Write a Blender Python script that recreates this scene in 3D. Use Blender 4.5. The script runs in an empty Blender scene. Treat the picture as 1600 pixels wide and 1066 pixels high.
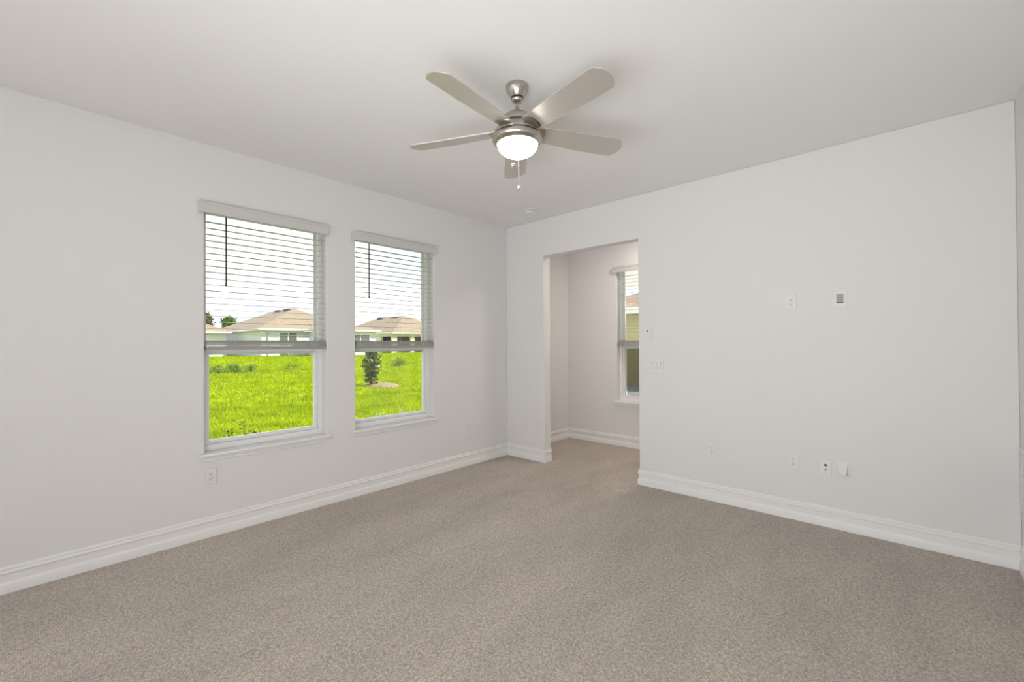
import bpy, bmesh, math, random
from mathutils import Vector, Matrix, noise
R = math.radians
SC = bpy.context.scene
COL = SC.collection

# ------------------------------------------------------------------ camera
A, B, H = 3.748, 3.993, 2.83          # window wall x=-A, television wall y=B, ceiling height
XR = 0.467                            # right wall
YB = -4.0                             # wall behind the camera
YA = 5.321                            # far wall of the alcove
cam_d = bpy.data.cameras.new('camera'); cam = bpy.data.objects.new('camera', cam_d); COL.objects.link(cam)
cam_d.sensor_width = 36.0; cam_d.lens = 684.2 / 1600 * 36.0; cam_d.clip_start = 0.02; cam_d.clip_end = 600
yaw, pitch, roll = R(42.506), R(0.485), R(-0.352)
f = Vector((-math.sin(yaw) * math.cos(pitch), math.cos(yaw) * math.cos(pitch), math.sin(pitch)))
r = Vector((math.cos(yaw), math.sin(yaw), 0)); u = r.cross(f)
r2 = r * math.cos(roll) + u * math.sin(roll); u2 = -r * math.sin(roll) + u * math.cos(roll)
M = Matrix((r2, u2, -f)).transposed().to_4x4(); M.translation = Vector((0, 0, 1.37))
cam.matrix_world = M
SC.camera = cam

# ------------------------------------------------------------------ world, sun, lights, exposure
SC.view_settings.view_transform = 'Standard'; SC.view_settings.look = 'None'
SC.view_settings.gamma = 1.0; SC.view_settings.use_curve_mapping = False
SC.view_settings.exposure = 0.0
w = bpy.data.worlds.new('sky'); SC.world = w; w.use_nodes = True
nt = w.node_tree; nt.nodes.clear()
wo = nt.nodes.new('ShaderNodeOutputWorld'); bg = nt.nodes.new('ShaderNodeBackground')
tc = nt.nodes.new('ShaderNodeTexCoord'); nz = nt.nodes.new('ShaderNodeTexNoise'); cr = nt.nodes.new('ShaderNodeValToRGB')
nz.inputs['Scale'].default_value = 5.0; nz.inputs['Detail'].default_value = 5.0
cr.color_ramp.elements[0].position = 0.38; cr.color_ramp.elements[0].color = (0.60, 0.76, 1.0, 1)
cr.color_ramp.elements[1].position = 0.58; cr.color_ramp.elements[1].color = (1.0, 1.0, 1.0, 1)
nt.links.new(tc.outputs['Generated'], nz.inputs['Vector']); nt.links.new(nz.outputs['Fac'], cr.inputs['Fac'])
nt.links.new(cr.outputs['Color'], bg.inputs['Color']); bg.inputs['Strength'].default_value = 2.0
nt.links.new(bg.outputs[0], wo.inputs[0])

def light(name, kind, loc, rot, energy, color, **kw):
    d = bpy.data.lights.new(name, kind); d.energy = energy; d.color = color
    for k, v in kw.items(): setattr(d, k, v)
    o = bpy.data.objects.new(name, d); o.location = loc; o.rotation_euler = rot; COL.objects.link(o); return o
sun = light('sun', 'SUN', (0, 0, 20), (0, 0, 0), 11.5, (1.0, 0.96, 0.88), angle=R(1.0))
sun.rotation_euler = Vector((0.55, 0.50, 0.95)).to_track_quat('Z', 'Y').to_euler()
# added fill lamps before solid stretches of the back wall and window wall
light('rear_fill', 'AREA', (-1.35, YB + 0.03, 1.40), (R(90), 0, R(180)), 50, (0.985, 0.99, 1.0), shape='RECTANGLE', size=3.5, size_y=2.6)
light('side_fill', 'AREA', (-A + 0.02, -2.0, 1.5), (0, R(-90), 0), 9, (0.985, 0.99, 1.0), shape='RECTANGLE', size=1.8, size_y=2.6)
# added fill lamps behind the camera, aimed up at the ceiling
def fill_lamp(name, loc, aim, energy, size, spread):
    l = light(name, 'AREA', loc, (0, 0, 0), energy, (0.99, 0.99, 1.0), shape='SQUARE', size=size, spread=R(spread))
    l.rotation_euler = (Vector(loc) - Vector(aim)).to_track_quat('Z', 'Y').to_euler()
fill_lamp('bounce_fill', (-0.16, -0.75, 0.66), (-0.5, 2.3, 2.9), 40, 1.25, 180)
fill_lamp('bounce_fill', (-0.1, -1.9, 0.55), (-3.0, 3.5, 2.9), 4.2, 1.0, 75)
fill_lamp('bounce_fill', (-1.4, -1.5, 0.55), (-1.0, 3.4, 3.0), 5.0, 1.0, 75)
# window portals: only guide sky sampling
for (x, y, z, rot, sx, sy) in ((-A - 0.21, 1.267, 1.47, (R(90), 0, R(-90)), 0.9, 1.75), (-A - 0.21, 2.423, 1.47, (R(90), 0, R(-90)), 0.9, 1.75),
                               (-2.51, YA + 0.21, 1.47, (R(90), 0, R(0)), 0.9, 1.75)):
    p = light('window_portal', 'AREA', (x, y, z), rot, 1, (1, 1, 1), shape='RECTANGLE', size=sx, size_y=sy)
    p.data.cycles.is_portal = True

# ------------------------------------------------------------------ materials
MATS = {}
def mat(name, col, rough=0.6, metal=0.0, spec=0.5, var=None, bump=None, emit=None, transl=0.0, coat=0.0):
    """var=(scale, colour2, lo, hi)   bump=(scale, strength, distance)"""
    if name in MATS: return MATS[name]
    m = bpy.data.materials.new(name); m.use_nodes = True; n = m.node_tree.nodes; l = m.node_tree.links
    b = n['Principled BSDF']; out = n['Material Output']
    b.inputs['Base Color'].default_value = (*col, 1); b.inputs['Roughness'].default_value = rough
    b.inputs['Metallic'].default_value = metal; b.inputs['Specular IOR Level'].default_value = spec
    t = n.new('ShaderNodeTexCoord')
    if var:
        x = n.new('ShaderNodeTexNoise'); x.inputs['Scale'].default_value = var[0]; x.inputs['Detail'].default_value = 4
        l.new(t.outputs['Object'], x.inputs['Vector'])
        c = n.new('ShaderNodeValToRGB'); c.color_ramp.elements[0].position = var[2]; c.color_ramp.elements[1].position = var[3]
        c.color_ramp.elements[0].color = (*col, 1); c.color_ramp.elements[1].color = (*var[1], 1)
        l.new(x.outputs['Fac'], c.inputs['Fac']); l.new(c.outputs['Color'], b.inputs['Base Color'])
    if bump:
        x = n.new('ShaderNodeTexNoise'); x.inputs['Scale'].default_value = bump[0]; x.inputs['Detail'].default_value = 3
        l.new(t.outputs['Object'], x.inputs['Vector'])
        q = n.new('ShaderNodeBump'); q.inputs['Strength'].default_value = bump[1]; q.inputs['Distance'].default_value = bump[2]
        l.new(x.outputs['Fac'], q.inputs['Height']); l.new(q.outputs[0], b.inputs['Normal'])
    if emit:
        b.inputs['Emission Color'].default_value = (*emit[0], 1); b.inputs['Emission Strength'].default_value = emit[1]
    if transl:
        tr = n.new('ShaderNodeBsdfTranslucent'); tr.inputs[0].default_value = (*col, 1)
        mx = n.new('ShaderNodeMixShader'); mx.inputs[0].default_value = transl
        l.new(b.outputs[0], mx.inputs[1]); l.new(tr.outputs[0], mx.inputs[2]); l.new(mx.outputs[0], out.inputs[0])
    MATS[name] = m; return m

WALL = mat('wall_paint', (0.815, 0.808, 0.80), 0.75, spec=0.25, bump=(90, 0.06, 0.002))
CEIL = mat('ceiling_paint', (0.885, 0.878, 0.87), 0.85, spec=0.2, bump=(35, 0.10, 0.003))
TRIM = mat('trim_paint', (0.90, 0.893, 0.88), 0.35, spec=0.45)
VINYL = mat('window_vinyl', (0.88, 0.885, 0.89), 0.4)
BLIND = mat('blind_slat', (0.90, 0.90, 0.885), 0.45, transl=0.60)
BLIND_SHADED = mat('blind_shaded', (0.37, 0.36, 0.35), 0.5)  # same white blind; backlit shade of stack and rails put into the grey
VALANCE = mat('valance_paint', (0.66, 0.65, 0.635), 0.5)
WAND = mat('wand_dark', (0.045, 0.045, 0.03), 0.3)
CORD = mat('cord_white', (0.75, 0.75, 0.72), 0.8)
PLATE = mat('plate_white', (0.83, 0.825, 0.81), 0.3)
DEVICE = mat('device_white', (0.80, 0.80, 0.785), 0.35)
DARK = mat('slot_dark', (0.02, 0.02, 0.02), 0.6)
GREYM = mat('connector_grey', (0.28, 0.28, 0.26), 0.35, metal=0.7)
SCREW = mat('screw_white', (0.72, 0.72, 0.70), 0.4)
NICKEL = mat('brushed_nickel', (0.50, 0.47, 0.435), 0.25, metal=1.0)
NICKELD = mat('dark_nickel', (0.10, 0.09, 0.08), 0.35, metal=0.8)
BLADE = mat('blade_nickel', (0.64, 0.61, 0.57), 0.38, metal=0.6)
SHADE = mat('glass_shade_lit', (0.9, 0.88, 0.84), 0.3, emit=((1.0, 0.93, 0.85), 15.0))
BALL = mat('pull_ball', (0.75, 0.70, 0.62), 0.15, metal=0.7)

def brushed(m):
    n = m.node_tree.nodes; l = m.node_tree.links; b = n['Principled BSDF']
    b.inputs['Anisotropic'].default_value = 0.6
brushed(NICKEL)

def glass_mat():
    m = bpy.data.materials.new('window_glass'); m.use_nodes = True; n = m.node_tree.nodes; l = m.node_tree.links; n.clear()
    o = n.new('ShaderNodeOutputMaterial'); t = n.new('ShaderNodeBsdfTransparent'); g = n.new('ShaderNodeBsdfGlossy')
    t.inputs[0].default_value = (0.97, 0.985, 0.975, 1); g.inputs['Roughness'].default_value = 0.0
    fr = n.new('ShaderNodeFresnel'); fr.inputs[0].default_value = 1.45
    x = n.new('ShaderNodeMixShader'); l.new(fr.outputs[0], x.inputs[0]); l.new(t.outputs[0], x.inputs[1]); l.new(g.outputs[0], x.inputs[2]); l.new(x.outputs[0], o.inputs[0])
    return m
GLASS = glass_mat()
def screen_mat():
    m = bpy.data.materials.new('insect_screen'); m.use_nodes = True; n = m.node_tree.nodes; l = m.node_tree.links; n.clear()
    o = n.new('ShaderNodeOutputMaterial'); t = n.new('ShaderNodeBsdfTransparent'); d = n.new('ShaderNodeBsdfDiffuse'); d.inputs[0].default_value = (0.03, 0.03, 0.03, 1)
    x = n.new('ShaderNodeMixShader'); x.inputs[0].default_value = 0.48; l.new(t.outputs[0], x.inputs[1]); l.new(d.outputs[0], x.inputs[2]); l.new(x.outputs[0], o.inputs[0])
    return m
SCREEN = screen_mat()

def carpet_mat():
    m = bpy.data.materials.new('loop_carpet'); m.use_nodes = True; n = m.node_tree.nodes; l = m.node_tree.links; b = n['Principled BSDF']
    b.inputs['Roughness'].default_value = 0.95; b.inputs['Specular IOR Level'].default_value = 0.1
    b.inputs['Sheen Weight'].default_value = 0.15
    t = n.new('ShaderNodeTexCoord')
    v = n.new('ShaderNodeTexVoronoi'); v.inputs['Scale'].default_value = 112; v.inputs['Randomness'].default_value = 0.62
    l.new(t.outputs['Object'], v.inputs['Vector'])
    # pile colour: gaps between the loops darker than their tops
    c = n.new('ShaderNodeValToRGB'); c.color_ramp.elements[0].position = 0.10; c.color_ramp.elements[0].color = (0.70, 0.622, 0.55, 1)
    c.color_ramp.elements[1].position = 0.75; c.color_ramp.elements[1].color = (0.40, 0.35, 0.305, 1)
    l.new(v.outputs['Distance'], c.inputs['Fac'])
    # yarn-to-yarn tone
    n2 = n.new('ShaderNodeTexNoise'); n2.inputs['Scale'].default_value = 60; n2.inputs['Detail'].default_value = 3; l.new(t.outputs['Object'], n2.inputs['Vector'])
    r1 = n.new('ShaderNodeMapRange'); r1.inputs[1].default_value = 0.3; r1.inputs[2].default_value = 0.7; r1.inputs[3].default_value = 0.80; r1.inputs[4].default_value = 1.2
    l.new(n2.outputs['Fac'], r1.inputs[0])
    # vacuum nap, long soft streaks along the window wall
    mp = n.new('ShaderNodeMapping'); mp.inputs['Scale'].default_value = (2.1, 0.75, 1); mp.inputs['Rotation'].default_value = (0, 0, R(-14)); l.new(t.outputs['Object'], mp.inputs['Vector'])
    n3 = n.new('ShaderNodeTexNoise'); n3.inputs['Scale'].default_value = 1.5; n3.inputs['Detail'].default_value = 4; n3.inputs['Roughness'].default_value = 0.6; l.new(mp.outputs[0], n3.inputs['Vector'])
    r3 = n.new('ShaderNodeMapRange'); r3.inputs[1].default_value = 0.35; r3.inputs[2].default_value = 0.65; r3.inputs[3].default_value = 0.915; r3.inputs[4].default_value = 1.085
    l.new(n3.outputs['Fac'], r3.inputs[0])
    mu = n.new('ShaderNodeMath'); mu.operation = 'MULTIPLY'; l.new(r1.outputs[0], mu.inputs[0]); l.new(r3.outputs[0], mu.inputs[1])
    sc = n.new('ShaderNodeVectorMath'); sc.operation = 'SCALE'; l.new(c.outputs['Color'], sc.inputs[0]); l.new(mu.outputs[0], sc.inputs['Scale'])
    l.new(sc.outputs[0], b.inputs['Base Color'])
    q = n.new('ShaderNodeBump'); q.invert = True; q.inputs['Strength'].default_value = 0.6; q.inputs['Distance'].default_value = 0.004
    l.new(v.outputs['Distance'], q.inputs['Height']); l.new(q.outputs[0], b.inputs['Normal'])
    return m
CARPET = carpet_mat()

def lawn_mat():
    m = bpy.data.materials.new('lawn_turf'); m.use_nodes = True; n = m.node_tree.nodes; l = m.node_tree.links; b = n['Principled BSDF']
    b.inputs['Roughness'].default_value = 0.9; b.inputs['Specular IOR Level'].default_value = 0.1
    t = n.new('ShaderNodeTexCoord')
    n1 = n.new('ShaderNodeTexNoise'); n1.inputs['Scale'].default_value = 6.0; n1.inputs['Detail'].default_value = 8; n1.inputs['Roughness'].default_value = 0.75
    l.new(t.outputs['Object'], n1.inputs['Vector'])
    c = n.new('ShaderNodeValToRGB'); e = c.color_ramp.elements
    e[0].position = 0.36; e[0].color = (0.11, 0.15, 0.002, 1); e[1].position = 0.62; e[1].color = (0.27, 0.31, 0.004, 1)
    e2 = e.new(0.48); e2.color = (0.18, 0.225, 0.002, 1)
    l.new(n1.outputs['Fac'], c.inputs['Fac'])
    # bare earth along the low bank (about x = -25)
    sx = n.new('ShaderNodeSeparateXYZ'); l.new(t.outputs['Object'], sx.inputs[0])
    n2 = n.new('ShaderNodeTexNoise'); n2.inputs['Scale'].default_value = 0.35; n2.inputs['Detail'].default_value = 5; l.new(t.outputs['Object'], n2.inputs['Vector'])
    ad = n.new('ShaderNodeMath'); ad.operation = 'ADD'; ad.inputs[1].default_value = 23.3; l.new(sx.outputs['X'], ad.inputs[0])
    ab = n.new('ShaderNodeMath'); ab.operation = 'ABSOLUTE'; l.new(ad.outputs[0], ab.inputs[0])
    mr = n.new('ShaderNodeMapRange'); mr.inputs[1].default_value = 0.3; mr.inputs[2].default_value = 3.0; mr.inputs[3].default_value = 0.42; mr.inputs[4].default_value = -0.2; l.new(ab.outputs[0], mr.inputs[0])
    s2 = n.new('ShaderNodeMath'); s2.operation = 'ADD'; l.new(mr.outputs[0], s2.inputs[0]); l.new(n2.outputs['Fac'], s2.inputs[1])
    m2 = n.new('ShaderNodeMapRange'); m2.inputs[1].default_value = 0.84; m2.inputs[2].default_value = 1.05; l.new(s2.outputs[0], m2.inputs[0])
    m3 = n.new('ShaderNodeMath'); m3.operation = 'MULTIPLY'; m3.inputs[1].default_value = 0.7; l.new(m2.outputs[0], m3.inputs[0])
    mx = n.new('ShaderNodeMix'); mx.data_type = 'RGBA'; l.new(m3.outputs[0], mx.inputs['Factor']); l.new(c.outputs['Color'], mx.inputs['A'])
    mx.inputs['B'].default_value = (0.26, 0.21, 0.08, 1)
    l.new(mx.outputs['Result'], b.inputs['Base Color'])
    q = n.new('ShaderNodeBump'); q.inputs['Strength'].default_value = 0.7; q.inputs['Distance'].default_value = 0.05
    n4 = n.new('ShaderNodeTexNoise'); n4.inputs['Scale'].default_value = 14; n4.inputs['Detail'].default_value = 6; l.new(t.outputs['Object'], n4.inputs['Vector'])
    l.new(n4.outputs['Fac'], q.inputs['Height']); l.new(q.outputs[0], b.inputs['Normal'])
    return m
LAWN = lawn_mat()
def shingle_mat(name, c1, c2, sx=3.0, sy=6.0):
    m = bpy.data.materials.new(name); m.use_nodes = True; n = m.node_tree.nodes; l = m.node_tree.links; b = n['Principled BSDF']
    b.inputs['Roughness'].default_value = 0.9
    t = n.new('ShaderNodeTexCoord'); g = n.new('ShaderNodeTexBrick'); g.inputs['Scale'].default_value = 1.0
    g.inputs['Brick Width'].default_value = 1 / sx; g.inputs['Row Height'].default_value = 1 / sy; g.inputs['Mortar Size'].default_value = 0.008
    g.inputs['Color1'].default_value = (*c1, 1); g.inputs['Color2'].default_value = (*c2, 1); g.inputs['Mortar'].default_value = tuple(x * 0.6 for x in c1) + (1,)
    g.inputs['Mortar Smooth'].default_value = 0.2
    sp = n.new('ShaderNodeSeparateXYZ'); cb = n.new('ShaderNodeCombineXYZ'); su = n.new('ShaderNodeMath'); su.operation = 'ADD'
    ml = n.new('ShaderNodeMath'); ml.operation = 'MULTIPLY'; ml.inputs[1].default_value = 2.2
    l.new(t.outputs['Object'], sp.inputs[0]); l.new(sp.outputs['X'], su.inputs[0]); l.new(sp.outputs['Y'], su.inputs[1]); l.new(su.outputs[0], cb.inputs['X'])
    l.new(sp.outputs['Z'], ml.inputs[0]); l.new(ml.outputs[0], cb.inputs['Y']); l.new(cb.outputs[0], g.inputs['Vector']); l.new(g.outputs['Color'], b.inputs['Base Color'])
    return m
ROOF = shingle_mat('tan_shingle', (0.19, 0.142, 0.094), (0.165, 0.124, 0.082))
ROOFB = shingle_mat('brown_shingle', (0.24, 0.15, 0.105), (0.13, 0.085, 0.062), 2.2, 5.0)
STUCCO = mat('white_stucco', (0.54, 0.55, 0.53), 0.9, bump=(30, 0.2, 0.01))
STUCCOY = mat('cream_stucco', (0.50, 0.46, 0.29), 0.9, bump=(30, 0.2, 0.01))
STUCCOO = mat('olive_stucco', (0.42, 0.355, 0.17), 0.9, bump=(30, 0.2, 0.01))
EXTW = mat('own_stucco', (0.55, 0.53, 0.48), 0.9, bump=(30, 0.2, 0.01))
FASCIA = mat('fascia_white', (0.72, 0.70, 0.64), 0.5)
SOFFIT = mat('soffit_white', (0.86, 0.85, 0.84), 0.6)
PANE = mat('dark_pane', (0.09, 0.10, 0.075), 0.15)
VENTM = mat('roof_vent_dark', (0.05, 0.045, 0.04), 0.6)
LEAFD = mat('leaf_dark', (0.035, 0.060, 0.012), 0.4, var=(9, (0.27, 0.31, 0.11), 0.42, 0.66), transl=0.25)
LEAFW = mat('leaf_weed', (0.055, 0.115, 0.010), 0.6, var=(5, (0.17, 0.26, 0.02), 0.4, 0.6), transl=0.25)
LEAFO = mat('leaf_olive', (0.08, 0.09, 0.025), 0.6, var=(1, (0.17, 0.165, 0.05), 0.4, 0.6), transl=0.25)
LEAFP = mat('leaf_pale', (0.78, 0.80, 0.66), 0.5, transl=0.3)
LEAFN = mat('leaf_purple', (0.05, 0.035, 0.03), 0.4, var=(14, (0.10, 0.07, 0.045), 0.4, 0.6))
GRASSB = mat('grass_blade', (0.20, 0.28, 0.002), 0.7, spec=0.1, var=(1.3, (0.42, 0.475, 0.004), 0.38, 0.62), transl=0.45)
BARK = mat('bark', (0.12, 0.08, 0.05), 0.9, bump=(20, 0.5, 0.02))
MULCH = mat('mulch', (0.11, 0.065, 0.035), 0.95, var=(22, (0.30, 0.23, 0.14), 0.4, 0.65), bump=(40, 0.8, 0.03))
GRAVEL = mat('gravel', (0.27, 0.28, 0.25), 0.9, var=(16, (0.50, 0.51, 0.47), 0.4, 0.6), bump=(30, 0.8, 0.03))
FLOWER = mat('pale_flower', (0.80, 0.72, 0.70), 0.6)

# ------------------------------------------------------------------ helpers
def tag(o, label=None, cat=None, group=None, kind=None):
    if label: o['label'] = label
    if cat: o['category'] = cat
    if group: o['group'] = group
    if kind: o['kind'] = kind
    return o
def empty(name, loc=(0, 0, 0), rz=0.0):
    o = bpy.data.objects.new(name, None); o.location = loc; o.rotation_euler = (0, 0, rz); o.empty_display_size = 0.1; COL.objects.link(o); return o
def obj(name, bm, m, parent=None, smooth=False, bevel=None, angle=35, loc=None):
    bmesh.ops.recalc_face_normals(bm, faces=bm.faces[:]) if len(bm.faces) < 20000 else None
    me = bpy.data.meshes.new(name); bm.to_mesh(me); bm.free(); me.materials.append(m)
    o = bpy.data.objects.new(name, me); COL.objects.link(o)
    if parent: o.parent = parent
    if loc: o.location = loc
    if smooth:
        me.polygons.foreach_set('use_smooth', [True] * len(me.polygons)); me.update()
        try: me.set_sharp_from_angle(angle=R(angle))
        except Exception: pass
    if bevel:
        b = o.modifiers.new('bevel', 'BEVEL'); b.width = bevel; b.segments = 2; b.limit_method = 'ANGLE'; b.angle_limit = R(40)
    return o
def box(bm, x0, x1, y0, y1, z0, z1):
    v = [bm.verts.new(p) for p in ((x0, y0, z0), (x1, y0, z0), (x1, y1, z0), (x0, y1, z0), (x0, y0, z1), (x1, y0, z1), (x1, y1, z1), (x0, y1, z1))]
    for q in ((0, 3, 2, 1), (4, 5, 6, 7), (0, 1, 5, 4), (1, 2, 6, 5), (2, 3, 7, 6), (3, 0, 4, 7)): bm.faces.new([v[i] for i in q])
def bx(*a):
    bm = bmesh.new(); box(bm, *a); return bm
def lathe(bm, prof, n=48, c=(0, 0)):
    rings = []
    for (rr, z) in prof:
        rings.append([bm.verts.new((c[0] + rr * math.cos(2 * math.pi * i / n), c[1] + rr * math.sin(2 * math.pi * i / n), z)) for i in range(n)] if rr > 1e-5 else [bm.verts.new((c[0], c[1], z))])
    for a, b in zip(rings, rings[1:]):
        for i in range(n):
            j = (i + 1) % n
            if len(a) == 1 and len(b) == 1: continue
            if len(a) == 1: bm.faces.new((a[0], b[i], b[j]))
            elif len(b) == 1: bm.faces.new((a[i], a[j], b[0]))
            else: bm.faces.new((a[i], a[j], b[j], b[i]))
def tube(bm, pts, rad, n=8):
    pts = [Vector(p) for p in pts]; rings = []
    for i, p in enumerate(pts):
        t = (pts[min(i + 1, len(pts) - 1)] - pts[max(i - 1, 0)]).normalized()
        a = t.orthogonal().normalized(); b = t.cross(a)
        rr = rad[i] if isinstance(rad, (list, tuple)) else rad
        if rings:
            a = (pa - t * pa.dot(t)).normalized(); b = t.cross(a)
        pa = a
        rings.append([bm.verts.new(p + a * rr * math.cos(2 * math.pi * k / n) + b * rr * math.sin(2 * math.pi * k / n)) for k in range(n)])
    for a, b in zip(rings, rings[1:]):
        for k in range(n): bm.faces.new((a[k], a[(k + 1) % n], b[(k + 1) % n], b[k]))
    bm.faces.new(rings[0][::-1]); bm.faces.new(rings[-1])

def wall(name, axis, pos, thick, u0, u1, v0, v1, holes, m):
    """A slab with rectangular holes as one closed mesh. axis 'x': plane x=pos, body to pos+thick; u is y. axis 'y': u is x."""
    us = sorted({u0, u1, *[h[0] for h in holes], *[h[1] for h in holes]}); vs = sorted({v0, v1, *[h[2] for h in holes], *[h[3] for h in holes]})
    us = [a for a in us if u0 <= a <= u1]; vs = [a for a in vs if v0 <= a <= v1]
    def solid(i, j):
        if i < 0 or j < 0 or i >= len(us) - 1 or j >= len(vs) - 1: return False
        cu, cv = (us[i] + us[i + 1]) / 2, (vs[j] + vs[j + 1]) / 2
        return not any(h[0] < cu < h[1] and h[2] < cv < h[3] for h in holes)
    bm = bmesh.new(); cache = {}
    def V(i, j, s):
        k = (i, j, s)
        if k not in cache:
            a = pos + thick * s; cache[k] = bm.verts.new((a, us[i], vs[j]) if axis == 'x' else (us[i], a, vs[j]))
        return cache[k]
    for i in range(len(us) - 1):
        for j in range(len(vs) - 1):
            if not solid(i, j): continue
            for s in (0, 1): bm.faces.new((V(i, j, s), V(i + 1, j, s), V(i + 1, j + 1, s), V(i, j + 1, s)))
            if not solid(i - 1, j): bm.faces.new((V(i, j, 0), V(i, j + 1, 0), V(i, j + 1, 1), V(i, j, 1)))
            if not solid(i + 1, j): bm.faces.new((V(i + 1, j, 0), V(i + 1, j + 1, 0), V(i + 1, j + 1, 1), V(i + 1, j, 1)))
            if not solid(i, j - 1): bm.faces.new((V(i, j, 0), V(i + 1, j, 0), V(i + 1, j, 1), V(i, j, 1)))
            if not solid(i, j + 1): bm.faces.new((V(i, j + 1, 0), V(i + 1, j + 1, 0), V(i + 1, j + 1, 1), V(i, j + 1, 1)))
    return tag(obj(name, bm, m, bevel=0.006), kind='structure')

# ------------------------------------------------------------------ the room
ZS, ZH = 0.600, 2.398                       # window sill and head
W1, W2, W3 = (0.824, 1.712), (1.978, 2.870), (-2.957, -2.065)
OX0, OX1, OZ = -3.158, -1.980, 2.402        # opening to the alcove
TW = 0.12                                   # television wall thickness
XA = -0.55                                  # right end of the alcove
tag(obj('floor', bx(-A, XR, YB, YA, -0.12, 0.0), CARPET), kind='structure')
tag(obj('ceiling', bx(-A, XR, YB, YA, H, H + 0.12), CEIL), kind='structure')
wall('wall_left', 'x', -A, -0.22, YB - 0.2, YA + 0.2, -0.12, H + 0.12, [(*W1, ZS, ZH), (*W2, ZS, ZH)], WALL)
wall('wall_front', 'y', B, TW, -A, XR, 0.0, H, [(OX0, OX1, -1, OZ)], WALL)
wall('wall_right', 'x', XR, 0.15, YB, B + TW, -0.12, H + 0.12, [], WALL)
wall('wall_alcove', 'y', YA, 0.2, -A, XA + 0.12, -0.12, H + 0.12, [(*W3, ZS, ZH)], WALL)
wall('wall_alcove_end', 'x', XA, 0.12, B + TW, YA, 0.0, H, [], WALL)
wall('wall_back', 'y', YB, -0.2, -A, XR, -0.12, H + 0.12, [], WALL)

# baseboards: one moulded profile swept with mitred corners
PROF = [(0.0, 0.0), (0.0155, 0.0), (0.0155, 0.047), (0.0135, 0.055), (0.0080, 0.064), (0.0080, 0.1065), (0.0120, 0.1075), (0.0150, 0.1115), (0.0152, 0.1175), (0.0130, 0.1225),
        (0.0085, 0.1255), (0.0065, 0.1275), (0.0095, 0.1310), (0.0095, 0.1380), (0.0060, 0.1450), (0.0, 0.147)]
def baseboard(name, path):
    """path: plan points; the board stands to the left of the walking direction"""
    bm = bmesh.new(); P = [Vector(p) for p in path]; rings = []
    for i, p in enumerate(P):
        nrm = []
        if i > 0: d = (P[i] - P[i - 1]).normalized(); nrm.append(Vector((-d.y, d.x)))
        if i < len(P) - 1: d = (P[i + 1] - P[i]).normalized(); nrm.append(Vector((-d.y, d.x)))
        m = sum(nrm, Vector((0, 0))); m = m / m.dot(nrm[0])
        rings.append([bm.verts.new((p.x + m.x * a, p.y + m.y * a, b + 0.001)) for a, b in PROF])
    for a, b in zip(rings, rings[1:]):
        for k in range(len(PROF)): bm.faces.new((a[k], a[(k + 1) % len(PROF)], b[(k + 1) % len(PROF)], b[k]))
    bm.faces.new(rings[0]); bm.faces.new(rings[-1][::-1])
    return tag(obj(name, bm, TRIM, smooth=True, angle=25), kind='structure')
baseboard('baseboard_left', [(OX0, B + TW), (OX0, B), (-A, B), (-A, YB)])
baseboard('baseboard_right', [(XR, YB), (XR, B), (OX1, B), (OX1, B + TW), (XA, B + TW)])
baseboard('baseboard_alcove', [(XA, YA), (-A, YA), (-A, B + TW), (OX0, B + TW)])

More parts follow.
